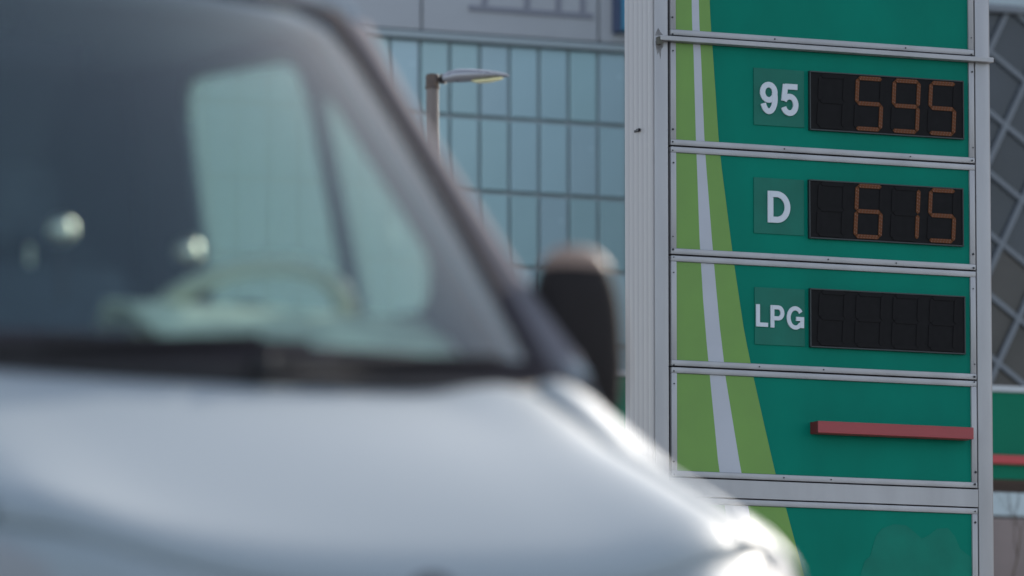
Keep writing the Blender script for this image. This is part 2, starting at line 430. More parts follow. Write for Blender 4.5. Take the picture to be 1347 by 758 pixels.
# letters as stroked shapes
def stroke(mb, pts, wd, d0, d1):
    n = len(pts); L_, R_ = [], []
    for i in range(n):
        p = Vector(pts[i])
        ta = (p - Vector(pts[i - 1])).normalized() if i else None
        tb = (Vector(pts[i + 1]) - p).normalized() if i < n - 1 else None
        if ta is None: ta = tb
        if tb is None: tb = ta
        na = Vector((-ta.y, ta.x)); nb = Vector((-tb.y, tb.x)); m_ = (na + nb).normalized(); k = wd / 2 / max(.35, m_.dot(na))
        L_.append(p + m_ * k); R_.append(p - m_ * k)
    for i in range(n - 1):
        mb.prism([tuple(L_[i]), tuple(L_[i + 1]), tuple(R_[i + 1]), tuple(R_[i])], su, d0, d1)
def arc(cx, cy, rx, ry, a0, a1, n=14): return [(cx + rx * math.cos(R(lerp(a0, a1, i / n))), cy + ry * math.sin(R(lerp(a0, a1, i / n)))) for i in range(n + 1)]
def glyph(ch, t):   # unit box 0..1 wide (t = stroke as share of width tw, th of height)
    a, h = t
    x0, x1, y0, y1 = a / 2, 1 - a / 2, h / 2, 1 - h / 2
    if ch == 'L': return [[(x0, 1), (x0, y0), (1, y0)]]
    if ch == 'P': return [[(x0, 0), (x0, 1)], [(x0, y1), (.55, y1)] + arc(.55, (y1 + .42) / 2, x1 - .55, (y1 - .42) / 2, 85, -85, 12) + [(.55, .42), (x0, .42)]]
    if ch == 'D': return [[(x0, 0), (x0, 1)], [(x0, y1), (.40, y1)] + arc(.40, .5, x1 - .40, y1 - .5, 85, -85, 16) + [(.40, y0), (x0, y0)]]
    if ch == 'G': return [arc(.5, .5, x1 - .5, y1 - .5, 35, 318, 22) + [(x1, .26)], [(x1, .08), (x1, .52)], [(1, .46), (.54, .46)]]
    if ch == '9': return [arc(.5, .675, x1 - .5, y1 - .675, -10, 350, 24), arc(.5, .5, x1 - .5, y1 - .5, 25, -155, 22)]
    if ch == '5': return [[(.96, y1), (.24, y1)], [(.27, .98), (.16, .46)], arc(.49, .345, x1 - .49, .345 - y0 , 152, -162, 24)]
def letter(ch, u0, u1, z0, z1, par, wd=None):
    W_, H_ = u1 - u0, z1 - z0; wd = wd or .026
    mb = MB()
    for k_, st in enumerate(glyph(ch, (wd / W_, wd / H_))):
        pts = [(u0 + x * W_, z0 + y * H_) for x, y in st]
        q = [pts[0]]
        for p in pts[1:]:
            if (Vector(p) - Vector(q[-1])).length > .0015: q.append(p)
        stroke(mb, q, wd, -.0005 - .0012 * k_, .0085 - .0004 * k_)
    return mb.build('letter', M['letter'], par)
def plate(u0, u1, z0, z1):
    mb = MB(); sbox(mb, u0, u1, z0, z1, .0065, .0115, .001); return mb.build('label_plate', M['teal_label'], sign)
p95 = plate(.479, .766, 4.845, 5.139)
letter('9', .512, .611, 4.903, 5.070, p95, .029); letter('5', .631, .729, 4.900, 5.066, p95, .029)
pD = plate(.477, .762, 4.287, 4.574)
letter('D', .553, .680, 4.345, 4.508, pD, .031)
pL = plate(.479, .763, 3.717, 4.010)
letter('L', .484, .551, 3.808, 3.922, pL, .021); letter('P', .566, .643, 3.806, 3.921, pL, .021); letter('G', .658, .755, 3.801, 3.921, pL, .021)
# red bar
b = MB(); sbox(b, .795, 1.690, 3.270, 3.331, -.075, .012, .003); rb = b.build('red_bar', M['red'], sign)
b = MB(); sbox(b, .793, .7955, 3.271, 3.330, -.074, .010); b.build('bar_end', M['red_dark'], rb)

# ------------------------------------------------------------ street lamp
lamp = thing('street_lamp', 'slim street lamp with flat pale head on a rusty brown pole before the glass building', 'street lamp', (-.526, 45.0, 0.12))
LZ = -.12
m = MB(); m.tube([(0, 0, 0), (0, 0, 1.2), (0, 0, 6.60 + LZ)], [.075, .05, .042], 20); m.build('pole', M['pole'], lamp, True)
m = MB(); m.box(-.12, .12, -.12, .12, 0, .04, .01); m.build('base_plate', M['pole'], lamp)
m = MB(); m.tube([(0, 0, 6.575 + LZ), (0, 0, 6.60 + LZ), (0, 0, 6.66 + LZ), (0, 0, 6.672 + LZ)], [.05, .046, .046, .036], 20); m.tube([(.03, 0, 6.635 + LZ), (.10, -.01, 6.64 + LZ)], .019, 12)
m.build('pole_cap', M['pole_cap'], lamp, True)
hd = Vector((1, -.22, .0)).normalized()
prof = [(.075, .030, .026, 6.640), (.11, .042, .033, 6.645), (.18, .075, .040, 6.652), (.28, .085, .036, 6.652), (.36, .075, .028, 6.652), (.44, .052, .018, 6.652), (.50, .028, .010, 6.648), (.525, .008, .003, 6.643)]
m = MB(); P = []
for s_, hw, hh, zc in prof:
    c_ = hd * s_; side = Vector((-hd.y, hd.x, 0)); ring = []
    for k in range(20):
        a = 2 * math.pi * k / 20; ca, sa = math.cos(a), math.sin(a)
        q = c_ + side * hw * (abs(ca) ** .7) * (1 if ca > 0 else -1); ring.append((q.x, q.y, zc + LZ + 1.2 * hh * (sa if sa > 0 else sa * .8)))
    ring.append(ring[0]); P.append(ring)
m.grid(P); m.f.append(tuple(range(20))); m.build('lamp_head', M['lamp_head'], lamp, True, 60)
m = MB()
for k, dx in enumerate((.055, .068, .081)): m.tube([(dx, -.012, 6.638 + LZ), (dx + .006, -.0135, 6.638 + LZ)], .034, 16)
m.build('collar', M['rivet'], lamp, True)
m = MB(); P = []
for s_, hw, z_ in ((.27, .02, 6.619), (.30, .055, 6.612), (.38, .056, 6.616), (.45, .034, 6.626), (.475, .01, 6.634)):
    c_ = hd * s_; side = Vector((-hd.y, hd.x, 0)); P.append([tuple(Vector((c_.x, c_.y, z_ + LZ + .004 * abs(j))) + side * hw * j) for j in (-1, -.5, 0, .5, 1)])
m.grid(P)
ll = m.build('lamp_lens', M['lamp_lens'], lamp, True)
md = ll.modifiers.new('t', 'SOLIDIFY'); md.thickness = .008

# ------------------------------------------------------------ glass building
BY = R(24)
bld = thing('office_building', 'large office building with rows of tall teal glass panels below grey cladding', 'building', (0, 66, .12), BY)
BZ = -.12
m = MB(); m.box(-14, 4.2, .06, 14, 0, 16.9); m.build('wall', M['facade_joint'], bld)
PW, PH = .3165, .727
z_top = 10.055
U0 = -1.284
panel_meshes = []
for k in range(3):
    mm = MB(); mm.box(0, PW - .034, -.012, .03, 0, PH - .042, .006)
    panel_meshes.append(mm.mesh('glass_panel', M['facade_panel_' + 'abc'[k]]))
random.seed(3)
for r_ in range(6):
    for c_ in range(-17, 12):
        link_mesh('glass_panel', random.choice(panel_meshes), bld, (U0 + c_ * PW + .017, 0.02 + random.uniform(-.003, .003), z_top + BZ - (r_ + 1) * PH + .021))
random.seed(7)
m = MB(); m.box(-14, -6.72, -.01, .055, z_top + BZ - 6 * PH, z_top + BZ - .02); m.box(2.58, 4.2, -.01, .055, z_top + BZ - 6 * PH, z_top + BZ - .02)
m.build('side_wall', M['clad'], bld)
m = MB(); m.box(-14.02, 4.22, -.03, .055, 0, z_top + BZ - 6 * PH - .03); m.build('base_wall', M['clad'], bld)
m = MB(); m.box(-14, 4.2, -.05, .05, z_top + BZ + .0, z_top + BZ + .07, .01); m.build('cill_band', M['facade_joint'], bld)
for uc in range(-8, 3):
    a = -.965 + 1.89 * uc
    if a < -14.5 or a > 3: continue
    m = MB(); m.box(max(a, -14) + .012, min(a + 1.89, 4.2) - .012, -.03, .058, z_top + BZ + .085, z_top + BZ + 2.2, .008); m.build('cladding_panel', M['clad'], bld)
    m = MB(); m.box(max(a, -14) + .012, min(a + 1.89, 4.2) - .012, -.03, .058, z_top + BZ + 2.225, z_top + BZ + 6.6, .008); m.build('cladding_panel', M['clad'], bld)
gr = MB(); gr.box(-.47, .85, -.05, -.031, 10.365 + BZ, 10.415 + BZ); fr_ = gr.build('window_sill', M['clad_dark'], bld)
gr = MB(); gr.box(-.47, .85, -.05, -.031, 11.6 + BZ, 11.65 + BZ); gr.build('window_head', M['clad_dark'], bld)
for uu in (-.305, .149, .483, .745):
    m = MB(); m.box(uu - .025, uu + .025, -.048, -.032, 10.415 + BZ, 11.6 + BZ); m.build('mullion', M['clad_dark'], fr_)
bs = thing('blue_panel', 'blue sign panel fixed high on the grey cladding beside the sign post', 'sign', (math.cos(BY) * 1.06, 66 + math.sin(BY) * 1.06, 10.25 + .0), BY)
m = MB(); m.box(.06, 1.5, -.16, -.035, 0, 3.0, .02); m.build('board', M['blue_sign'], bs)
m = MB(); m.box(0, .058, -.15, -.035, -.02, 3.0, .01); m.build('edge_strip', M['blue_dark'], bs)

# ------------------------------------------------------------ lattice building
lat = thing('lattice_building', 'dark glazed building crossed by pale diagonal bars, right of the price sign', 'building', (0, 60, .12), BY)
LB = -.12
UA, UB, ZA, ZB = 4.2, 8.4, 5.55, 9.74
m = MB(); m.box(UA - .0, UB + 2, .05, 8, 0, ZB + LB + .02); m.build('wall', M['brown_pane'], lat)
def clip(poly, f):
    out = []
    for i in range(len(poly)):
        a, b_ = poly[i - 1], poly[i]; fa, fb = f(a), f(b_)
        if (fa >= 0) != (fb >= 0):
            t = fa / (fa - fb); out.append((lerp(a[0], b_[0], t), lerp(a[1], b_[1], t)))
        if fb >= 0: out.append(b_)
    return out
def boxclip(p):
    for f in (lambda q: q[0] - UA, lambda q: UB - q[0], lambda q: q[1] - ZA, lambda q: ZB - q[1]):
        p = clip(p, f)
        if len(p) < 3: return []
    return p
SA, SB = 1.95, -.69
def inter(i, j):    # A line: z = 9.40 + SA (u-4.785) + i ; B line: z = 9.376 + SB (u - 4.785) + .5645 j
    u = ((9.376 + .5645 * j) - (9.40 + i)) / (SA - SB); return (4.785 + u, 9.376 + .5645 * j + SB * u)
area = lambda p: abs(sum(p[i - 1][0] * p[i][1] - p[i][0] * p[i - 1][1] for i in range(len(p)))) / 2
random.seed(5)
for i in range(-12, 5):
    for j in range(-9, 8):
        q = [inter(i, j), inter(i + 1, j), inter(i + 1, j + 1), inter(i, j + 1)]
        q = boxclip(q)
        if len(q) < 3 or area(q) < .01: continue
        cz = sum(p[1] for p in q) / len(q)
        m = MB(); m.prism(q, lambda u, v, d: (u, d, v + LB), .018, .045)
        m.build('window_pane', M['brown_pane'] if cz < 7.4 + random.uniform(-.4, .4) else M['dark_pane'], lat)  # lower panes browner: reflected trees put into the colour
def bar_line(P0, P1, wd, d0, name):
    t = (Vector(P1) - Vector(P0)).normalized(); n_ = Vector((-t.y, t.x)) * wd / 2
    q = [tuple(Vector(P0) + n_), tuple(Vector(P1) + n_), tuple(Vector(P1) - n_), tuple(Vector(P0) - n_)]
    q = boxclip(q)
    if len(q) < 3 or area(q) < .004: return
    m = MB(); m.prism(q, lambda u, v, d: (u, d, v + LB), d0, d0 + .04); m.build(name, M['mullion'], lat)
for i in range(-12, 5):
    bar_line((4, 9.40 + SA * (4 - 4.785) + i), (9, 9.40 + SA * (9 - 4.785) + i), .040, -.026, 'diagonal_bar')
for j in range(-9, 8):
    bar_line((4, 9.376 + SB * (4 - 4.785) + .5645 * j), (9, 9.376 + SB * (9 - 4.785) + .5645 * j), .040, -.023, 'diagonal_bar')
m = MB(); m.box(UA, UB + 2, -.08, .045, ZB + LB + .0, ZB + LB + .07, .01); m.build('parapet', M['mullion'], lat)
m = MB(); m.box(UA, UB + 2, 1.0, 6, ZB + LB + .02, ZB + 1.6, .02); m.build('roof_house', M['pale_wall'], lat)
m = MB(); m.box(UB, UB + 2, -.03, .045, 0, ZB + LB, .01); m.build('corner_wall', M['clad'], lat)
m = MB(); m.box(UA, UB, -.03, .045, 0, 3.9, .01); m.build('ground_wall', M['brick_wall'], lat)
m = MB(); m.box(UA, UB, -.02, .045, 3.92, 4.98, .01); m.build('brown_band', M['brick_wall'], lat)
m = MB(); m.box(UA, UB, -.018, .045, 5.0, ZA + LB - .02, .01); m.build('pale_band', M['pale_wall'], lat)

# ------------------------------------------------------------ station fascia
CY = R(22)
fa = thing('station_fascia', 'green petrol station canopy band with a red stripe, running behind the price sign', 'canopy', (0, 52, .12), CY)
CZ = CAM_Z - .12 - .035
def fb(mb, u0, u1, z0, z1, d0, d1, c=0): return mb.box(u0, u1, d0, d1, z0 + CZ + .0, z1 + CZ + .0, c)
m = MB(); fb(m, .35, 9, 4.72, 5.405, 0, .92); m.build('fascia_board', M['fascia_green'], fa)
m = MB(); fb(m, .34, 9.01, 5.407, 5.455, -.02, .94, .006); m.build('top_strip', M['fascia_strip'], fa)
m = MB(); fb(m, .34, 9.01, 4.836, 4.906, -.05, -.002, .006); m.build('red_stripe', M['fascia_red'], fa)
m = MB(); fb(m, .37, 8.98, 4.700, 4.718, .02, .90, .003); m.build('soffit', M['soffit'], fa)
for uu in (1.6, 8.5):
    m = MB(); fb(m, uu, uu + .3, .1, 4.698, .3, .6, .02); m.build('column', M['fascia_strip'], fa)

# ------------------------------------------------------------ bare tree under the fascia
def tree(x, y, h, seed, label, spread=1.0):
    rnd = random.Random(seed)
    t = thing('bare_tree', label, 'tree', (x, y, .12))
    trunk = MB(); twigs = MB()
    def grow(p, d, L_, r_, lev):
        n = 4; path = [p]; rs = [r_]
        for i in range(n):
            d = (d + Vector((rnd.uniform(-.22, .22), rnd.uniform(-.22, .22), rnd.uniform(-.05, .15)))).normalized()
            path.append(path[-1] + d * L_ / n); rs.append(r_ * (1 - .5 * (i + 1) / n))
        (trunk if lev < 2 else twigs).tube(path, rs, 7 if lev < 2 else 4, caps=False)
        if lev >= 5: return
        for k in range(3 if lev else 6):
            i = rnd.randint(1, n) if lev else rnd.randint(2, n)
            a = rnd.uniform(0, 2 * math.pi); out = Vector((math.cos(a), math.sin(a), rnd.uniform(.3, 1.1))).normalized()
            grow(path[i], (d * .5 + out * .8 * spread).normalized(), L_ * rnd.uniform(.5, .72), rs[i] * .62, lev + 1)
    grow(Vector((0, 0, 0)), Vector((0, 0, 1)), h * .45, h * .022, 0)
    trunk.build('trunk', M['bark'], t, True); tw = twigs.build('crown', M['bark'], t); return t
tree(4.75, 57.0, 5.4, 4, 'leafless brown tree whose thin twigs show under the green fascia')

# ------------------------------------------------------------ van
PSI = R(29)
van = thing('van', 'white van seen close up and blurred, with a large windscreen and black wing mirror', 'van', (-.55, 12.6, 0), PSI)
paint = M['van_paint']
CUR = lambda x: .18 * (x / .82) ** 2           # plan curve of the windscreen base
FRONT = lambda x: -.86 + .36 * (abs(x) / .93) ** 3.2
def hood_z(x, y):
    ax = abs(x); yb = y - CUR(x) * max(0, 1 + y / .86)
    t = max(0, min(1.1, (-yb + .03) / .86))
    z = 1.327 - .385 * (t * .72 + .28 * t * t)
    z += .005 * math.exp(-((ax - .60) / .12) ** 2) - .014 * math.exp(-((ax - .735) / .045) ** 2)
    if ax > .74: z += .018 * math.sin(min(1, (ax - .74) / .1) * math.pi / 2)
    z += (.014 * max(0, min(1, (ax - .5) / .25)) + .022 * min(1, ax / .85) ** 2 + .030 * max(0, min(1, (ax - .45) / .4))) * max(0, 1 - t * 2.6)
    z -= .02 * (ax / .7) ** 2 + .04 * t * t * max(0, 1 - (ax / .7) ** 2)
    if ax < .75: z += .04 * (ax / .75) ** 2
    else: z += .04
    z -= (.035 + .05 * t) * max(0, (ax - .745) / .13) * min(1, t * 2.5)
    return z
def hood_pt(x, s):    # s 0 = at the windscreen, 1 = front edge
    y0 = -.02 + CUR(x); y1 = FRONT(x) + .02
    y = lerp(y0, y1, s); return (x, y, hood_z(x, y) - .03 * max(0, (s - .88) / .12) ** 2)
NS = 22
m = MB(); m.grid([[hood_pt(-.745 + 1.49 * j / 40, i / NS) for j in range(41)] for i in range(NS + 1)])
hood = m.build('hood', paint, van, True); md = hood.modifiers.new('t', 'SOLIDIFY'); md.thickness = .02; md.offset = -1
SIDEX = .945
def fender_pt(sg, k, s):     # k 0..1 across: top then rolling to the side
    if k < .45:
        x = lerp(.752, lerp(.905, .855, min(1, s * 3)), k / .45); p = hood_pt(x, s); return (sg * p[0], p[1], p[2])
    a = (k - .45) / .35
    cx = lerp(.905, .855, min(1, s * 3)); base = hood_pt(cx, s)
    if a <= 1:
        th = a * math.pi / 2; return (sg * (cx + (SIDEX - cx) * math.sin(th)), base[1] + .02 * a, base[2] - .10 * (1 - math.cos(th)))
    q = (k - .8) / .2; z1 = base[2] - .10
    y = base[1] + .02; wr = .40; dy = y - .02; zl = .42
    if abs(dy) < wr: zl = max(zl, .35 + math.sqrt(wr * wr - dy * dy))
    return (sg * SIDEX, y, lerp(z1, min(zl, z1 - .03), q))
ks = [0, .1, .2, .3, .4, .45, .5, .55, .6, .65, .7, .75, .8, .85, .9, 1.0]
for sg in (-1, 1):
    m = MB(); m.grid([[fender_pt(sg, k, i / 30 * 1.0) for k in ks] for i in range(31)])
    o = m.build('front_fender', paint, van, True); md = o.modifiers.new('t', 'SOLIDIFY'); md.thickness = .012; md.offset = 0
# grille and bumper
def front_sheet(x0, x1, z0, z1, push=0, n=16, drop=0):
    P = []
    for i in range(n + 1):
        x = lerp(x0, x1, i / n); y = FRONT(x) + .02 - push
        P.append([(x, y + .02, z1 + drop), (x, y - .01, lerp(z0, z1, .92)), (x, y - .025, lerp(z0, z1, .5)), (x, y - .02, lerp(z0, z1, .08)), (x, y + .03, z0)])
    return P
P = []
for i in range(31):
    x = -.90 + 1.80 * i / 30; q = hood_pt(x, 1); q = (q[0], q[1] + (.010 if abs(x) > .62 else 0), q[2]); P.append([(x, q[1] + .006, q[2] - .008), (x, q[1] - .03, q[2] - .035), (x, q[1] - .05, lerp(q[2], .80, .5)), (x, q[1] - .058, .79)])
m = MB(); m.grid(P); m.build('nose_panel', paint, van, True)
m = MB(); m.lathe([(.052, 0), (.05, -.012), (.03, -.016), (.001, -.018)], (-.03, FRONT(0) - .045, .850), 'y', 28); m.build('round_badge', M['black_plastic'], van, True)
m = MB(); m.grid(front_sheet(-.60, .60, .58, .785)); o = m.build('grille', M['black_plastic'], van, True)
for sg in (-1, 1):
    m = MB(); m.grid(front_sheet(sg * .59, sg * .93, .56, .72, .0, 10)); m.build('headlight_surround', M['black_plastic'], van, True)
for k in range(4):
    m = MB(); zz = .615 + k * .042; m.grid(front_sheet(-.57, .57, zz, zz + .016, .012)); m.build('slat', M['chrome'] if k == 3 else M['black_plastic'], o, True)
m = MB(); fs = front_sheet(-.93, .93, .28, .60, .05, 30)
def side_wrap(sg):
    out = []
    for k in range(1, 6):
        dy = .10 * k
        out.append([(sg * (.945 + .012), p[1] + dy * .72, p[2]) for p in fs[0 if sg < 0 else -1]])
    return out
m.grid(list(reversed(side_wrap(-1))) + fs + side_wrap(1)); m.build('front_bumper', paint, van, True)
m = MB(); m.box(-.26, .26, -.945, -.935, .42, .53, .003); m.build('number_plate', M['letter'], van)
# headlights wrap the front corners
for sg in (-1, 1):
    P = []
    for i in range(15):
        t = i / 14; xx = lerp(.60, .975, min(1, t * 1.5)); yy = FRONT(xx) + .0 if t < .667 else lerp(FRONT(.975), FRONT(.975) + .13, (t - .667) / .333)
        bul = math.sin(math.pi * t) ** .6
        top = lerp(.90, 1.0, min(1, t * 1.35)) ; row = []
        for j in range(9):
            a = j / 8; z = lerp(.70, lerp(top, .93, max(0, (t - .8) / .2)) + .02 * bul, a); bb = math.sin(math.pi * a) ** .6 * bul
            row.append((sg * (xx + .035 * bb * t), yy - .045 * bb * (1 - .4 * t), z))
        P.append(row)
    m = MB(); m.grid(P); o = m.build('headlight', M['lens_clear'], van, True); md = o.modifiers.new('t', 'SOLIDIFY'); md.thickness = .03; md.offset = -1
    m = MB(); m.grid([[(q[0], q[1] - .004, q[2]) for q in row[1:4]] for row in P[10:14]]); m.build('indicator', M['amber'], o, True)
# windscreen
def ws(u, v):      # u -1..1, v 0..1
    xb = .865 * u; xt = .75 * u
    b_ = Vector((xb, .07 + .18 * u * u, 1.368 + .004 * u * u)); t_ = Vector((xt, .82 + .13 * u * u, 2.225 - .035 * u * u))
    p = b_.lerp(t_, v); n_ = Vector((0, -.72, .69)); return tuple(p + n_ * .03 * math.sin(math.pi * v) * (1 - .3 * u * u))
m = MB(); m.grid([[ws(-1 + 2 * i / 24, j / 14) for j in range(15)] for i in range(25)]); m.build('windscreen', M['windscreen'], van, True)
def off(p, d=.006): return (p[0], p[1] - d * .72, p[2] + d * .69)
loop = [(-1 + 2 * i / 24, 0) for i in range(25)] + [(1, j / 14) for j in range(1, 15)] + [(1 - 2 * i / 24, 1) for i in range(1, 25)] + [(-1, 1 - j / 14) for j in range(1, 14)]
def inset(u, v, k):
    du = .048 * k; dv0, dv1 = .040 * k, .03 * k
    uu = max(-1 + du, min(1 - du, u)); vv = max(dv0, min(1 - dv1, v)); 
    # rounded upper corners
    cu, cv = 1 - du - .10, 1 - dv1 - .10
    if abs(uu) > cu and vv > cv:
        d_ = Vector(((abs(uu) - cu) / .10, (vv - cv) / .10))
        if d_.length > 1: d_.normalize()
        uu = math.copysign(cu + .10 * d_.x, uu); vv = cv + .10 * d_.y
    return uu, vv
m = MB(); P = []
for u, v in loop + [loop[0]]:
    a = ws(u * 1.01, -.01 + 1.02 * v); c_ = ws(*inset(u, v, 1)); P.append([off(a), off(tuple(Vector(a).lerp(Vector(c_), .5)), .012), off(c_)])
m.grid(P); o = m.build('windscreen_seal', M['rubber'], van, True); md = o.modifiers.new('t', 'SOLIDIFY'); md.thickness = .006
# cowl and wipers
m = MB(); m.grid([[(x, -.015 + CUR(x), 1.316 + .03 * abs(x / .85) ** 2), (x, .03 + CUR(x), 1.350 + .025 * abs(x / .85) ** 2), (x, .085 + CUR(x) * 1.02, 1.380 + .002 * abs(x / .85) ** 2)] for x in [-.83 + 1.66 * i / 24 for i in range(25)]])
o = m.build('cowl', M['black_plastic'], van, True); md = o.modifiers.new('t', 'SOLIDIFY'); md.thickness = .01
for x0, x1 in ((-.55, .12), (.10, .70)):
    m = MB(); m.tube([(x0, .0 + CUR(x0), 1.362), (lerp(x0, x1, .5), .02 + CUR(lerp(x0, x1, .5)), 1.385), (x1, .05 + CUR(x1), 1.415)], [.014, .010, .006], 8)
    o = m.build('wiper', M['black_plastic'], van, True)
    m = MB(); m.tube([(lerp(x0, x1, .35), .045 + CUR(lerp(x0, x1, .35)), 1.395), (x1, .062 + CUR(x1), 1.405), (x1 + .12, .075 + CUR(x1 + .08), 1.41)], .008, 6); m.build('blade', M['rubber'], o, True)
    m = MB(); m.tube([(x0, .0 + CUR(x0), 1.33), (x0, .0 + CUR(x0), 1.375)], [.028, .022], 12); m.build('pivot', M['black_plastic'], o, True)
# body sides
def sx(z): return interp(z, [0, 1.38, 2.25], [SIDEX, .938, .845])
PIL = [(.24, 1.40), (.38, 1.52), (.66, 1.80), (.86, 2.00), (1.05, 2.22)]    # outer pillar line (y, z)
up_out = [(.26, 1.36), *PIL, (1.10, 2.26), (4.70, 2.30), (4.75, 1.36)]
qw = rounded([(.80, 1.575), (1.085, 1.59), (1.185, 2.06), (1.145, 2.065), (.76, 1.675)], .05)
dw = rounded([(1.125, 1.555), (1.76, 1.59), (1.815, 2.19), (1.25, 2.165)], .09)
up_out_s = up_out
for sg in (-1, 1):
    fn = lambda y, z, d, sg=sg: (sg * (sx(z) - d), y, z)
    m = MB(); m.sheet(up_out, [qw, dw], fn, 0, .03); m.build('side_panel', paint, van)
    m = MB(); m.sheet([(.34, 1.38), (.44, 1.51), (.66, 1.79), (.84, 1.99), (1.04, 2.18), (1.10, 2.235), (2.02, 2.25), (2.02, 1.38)], [qw, dw], fn, .034, .042); m.build('door_trim', M['cabin_trim'], van)
    for wn_, hole in (('quarter_window', qw), ('door_window', dw)):
        c_ = Vector((sum(p[0] for p in hole) / len(hole), sum(p[1] for p in hole) / len(hole)))
        big = [tuple(c_ + (Vector(p) - c_) * 1.02) for p in hole]
        m = MB(); m.grid([[fn(p[0], p[1], .0315), fn(q[0], q[1], .0315)] for p, q in [(big[0], big[0])]] if False else [[fn(*big[0], .032)] * 2] * 2)
        m = MB(); m.prism(big, fn, .0312, .0333); m.build(wn_, M['side_glass'], van)
    inner = [tuple(c_ + (Vector(p) - c_) * .93) for p in dw]
    half = [i for i, p in enumerate(dw) if p[1] > 2.02 or (p[0] > c_.x and p[1] > 1.95)]
    m = MB(); m.grid([[fn(*dw[i], .030), fn(*inner[i], .0295)] for i in half]); o = m.build('window_trim', M['window_trim'], van, True); md = o.modifiers.new('t', 'SOLIDIFY'); md.thickness = .004  # added strip, the bright window edge is put into its colour
    wa = [(.02 + .40 * math.cos(R(a)), .35 + .40 * math.sin(R(a))) for a in range(170, 9, -10)]
    wb = [(3.45 + .40 * math.cos(R(a)), .35 + .40 * math.sin(R(a))) for a in range(180, -1, -12)]
    low = [(.215, 1.357), (4.75, 1.357), (4.75, .35)] + [p for p in reversed(wb)] + [(.42, .35), (.395, .5), (.33, .63), (.215, .72)]
    m = MB(); m.sheet(low, [], fn, 0, .03); m.build('lower_side_panel', paint, van)
    m = MB(); m.box(sg * .962 - .012, sg * .962 + .012, .5, 3.0, .72, .82, .008); m.build('rub_strip', M['black_plastic'], van)
    # pillar skin between the glass edge and the body side
    P = []
    for j in range(15):
        v = j / 14; a = ws(sg * 1.005, v); z = a[2]
        yo = interp(z, [p[1] for p in PIL], [p[0] for p in PIL]); b_ = (sg * (sx(z) + .003), yo - .006, z)
        mid = tuple((Vector(a) + Vector(b_)) / 2 + Vector((sg * .004, -.006, 0)))
        P.append([(a[0], a[1] + .004, a[2] - .004), mid, b_])
    m = MB(); m.grid(P); o = m.build('windscreen_pillar', M['pillar_grey'], van, True, 80); md = o.modifiers.new('t', 'SOLIDIFY'); md.thickness = .008
    P = []
    for j in range(15):
        v = j / 14; a = ws(sg * .97, v); z = a[2]; yo = interp(z, [p[1] for p in PIL], [p[0] for p in PIL]); P.append([(a[0], a[1] + .03, a[2] - .02), (sg * (sx(z) - .075), yo + .10, z)])
    m = MB(); m.grid(P); o = m.build('pillar_trim', M['pillar_cover'], van, True); md = o.modifiers.new('t', 'SOLIDIFY'); md.thickness = .01
# roof, rear, floor, bulkhead
def rx(y): return interp(y, [.9, 1.1, 4.7], [.76, .835, .84])
P = []
for y, dz in ((.845, -.115), (.90, -.06), (1.00, -.02), (1.15, .0), (2, .03), (3.4, .04), (4.6, .03), (4.72, .0)):
    row = []
    for j in range(21):
        u = -1 + 2 * j / 20; row.append((rx(y) * u, y + (.12 * u * u if y < 1.2 else 0), 2.295 + dz - .05 * u ** 4 - (.0 if y > 1 else .0)))
    P.append(row)
m = MB(); m.grid(P); o = m.build('roof', paint, van, True, 60); md = o.modifiers.new('t', 'SOLIDIFY'); md.thickness = .02; md.offset = -1
m = MB(); m.box(-.92, .92, 4.70, 4.76, .36, 1.36, .01); m.prism([(-.92, 1.361), (.92, 1.361), (.82, 2.29), (-.82, 2.29)], lambda u, v, d: (u, d, v), 4.70, 4.76); m.build('rear_door', paint, van)
for sg in (-1, 1):
    m = MB(); m.box(sg * .90 - .04, sg * .90 + .04, 4.755, 4.78, .95, 1.30, .01); m.build('tail_light', M['red_lamp'], van)
m = MB(); m.box(-.93, .93, .35, 4.69, .36, .44); m.build('floor', M['cabin_dark'], van)
m = MB(); m.prism([(-.90, .44), (.90, .44), (.90, 1.36), (.80, 2.22), (-.80, 2.22), (-.90, 1.36)], lambda u, v, d: (u, d, v), 2.05, 2.09); m.build('bulkhead', M['cabin_dark'], van)
m = MB(); m.box(-.80, .80, 1.0, 2.04, 2.20, 2.215, .004); m.build('headliner', M['cabin_trim'], van)
m = MB(); m.grid([[(x, FRONT(x) + .10, .30), (x, .3, .30)] for x in (-.85, -.5, 0, .5, .85)]); m.build('underbody', M['black_plastic'], van)
m = MB(); m.box(-.9, .9, .30, .34, .36, 1.33); m.build('firewall', M['black_plastic'], van)
# dashboard
P = []
for i in range(25):
    x = -.88 + 1.76 * i / 24; bump_ = .075 * math.exp(-((x - .45) / .26) ** 4)
    P.append([(x, .14 + CUR(x) * .9, 1.352), (x, .30 + CUR(x) * .6, 1.375), (x, .55, 1.425 + bump_ * .6), (x, .68, 1.44 + bump_), (x, .74, 1.41 + bump_), (x, .78, 1.20), (x, .60, .85)])
m = MB(); m.grid(P); o = m.build('dashboard', M['dash'], van, True); md = o.modifiers.new('t', 'SOLIDIFY'); md.thickness = .01
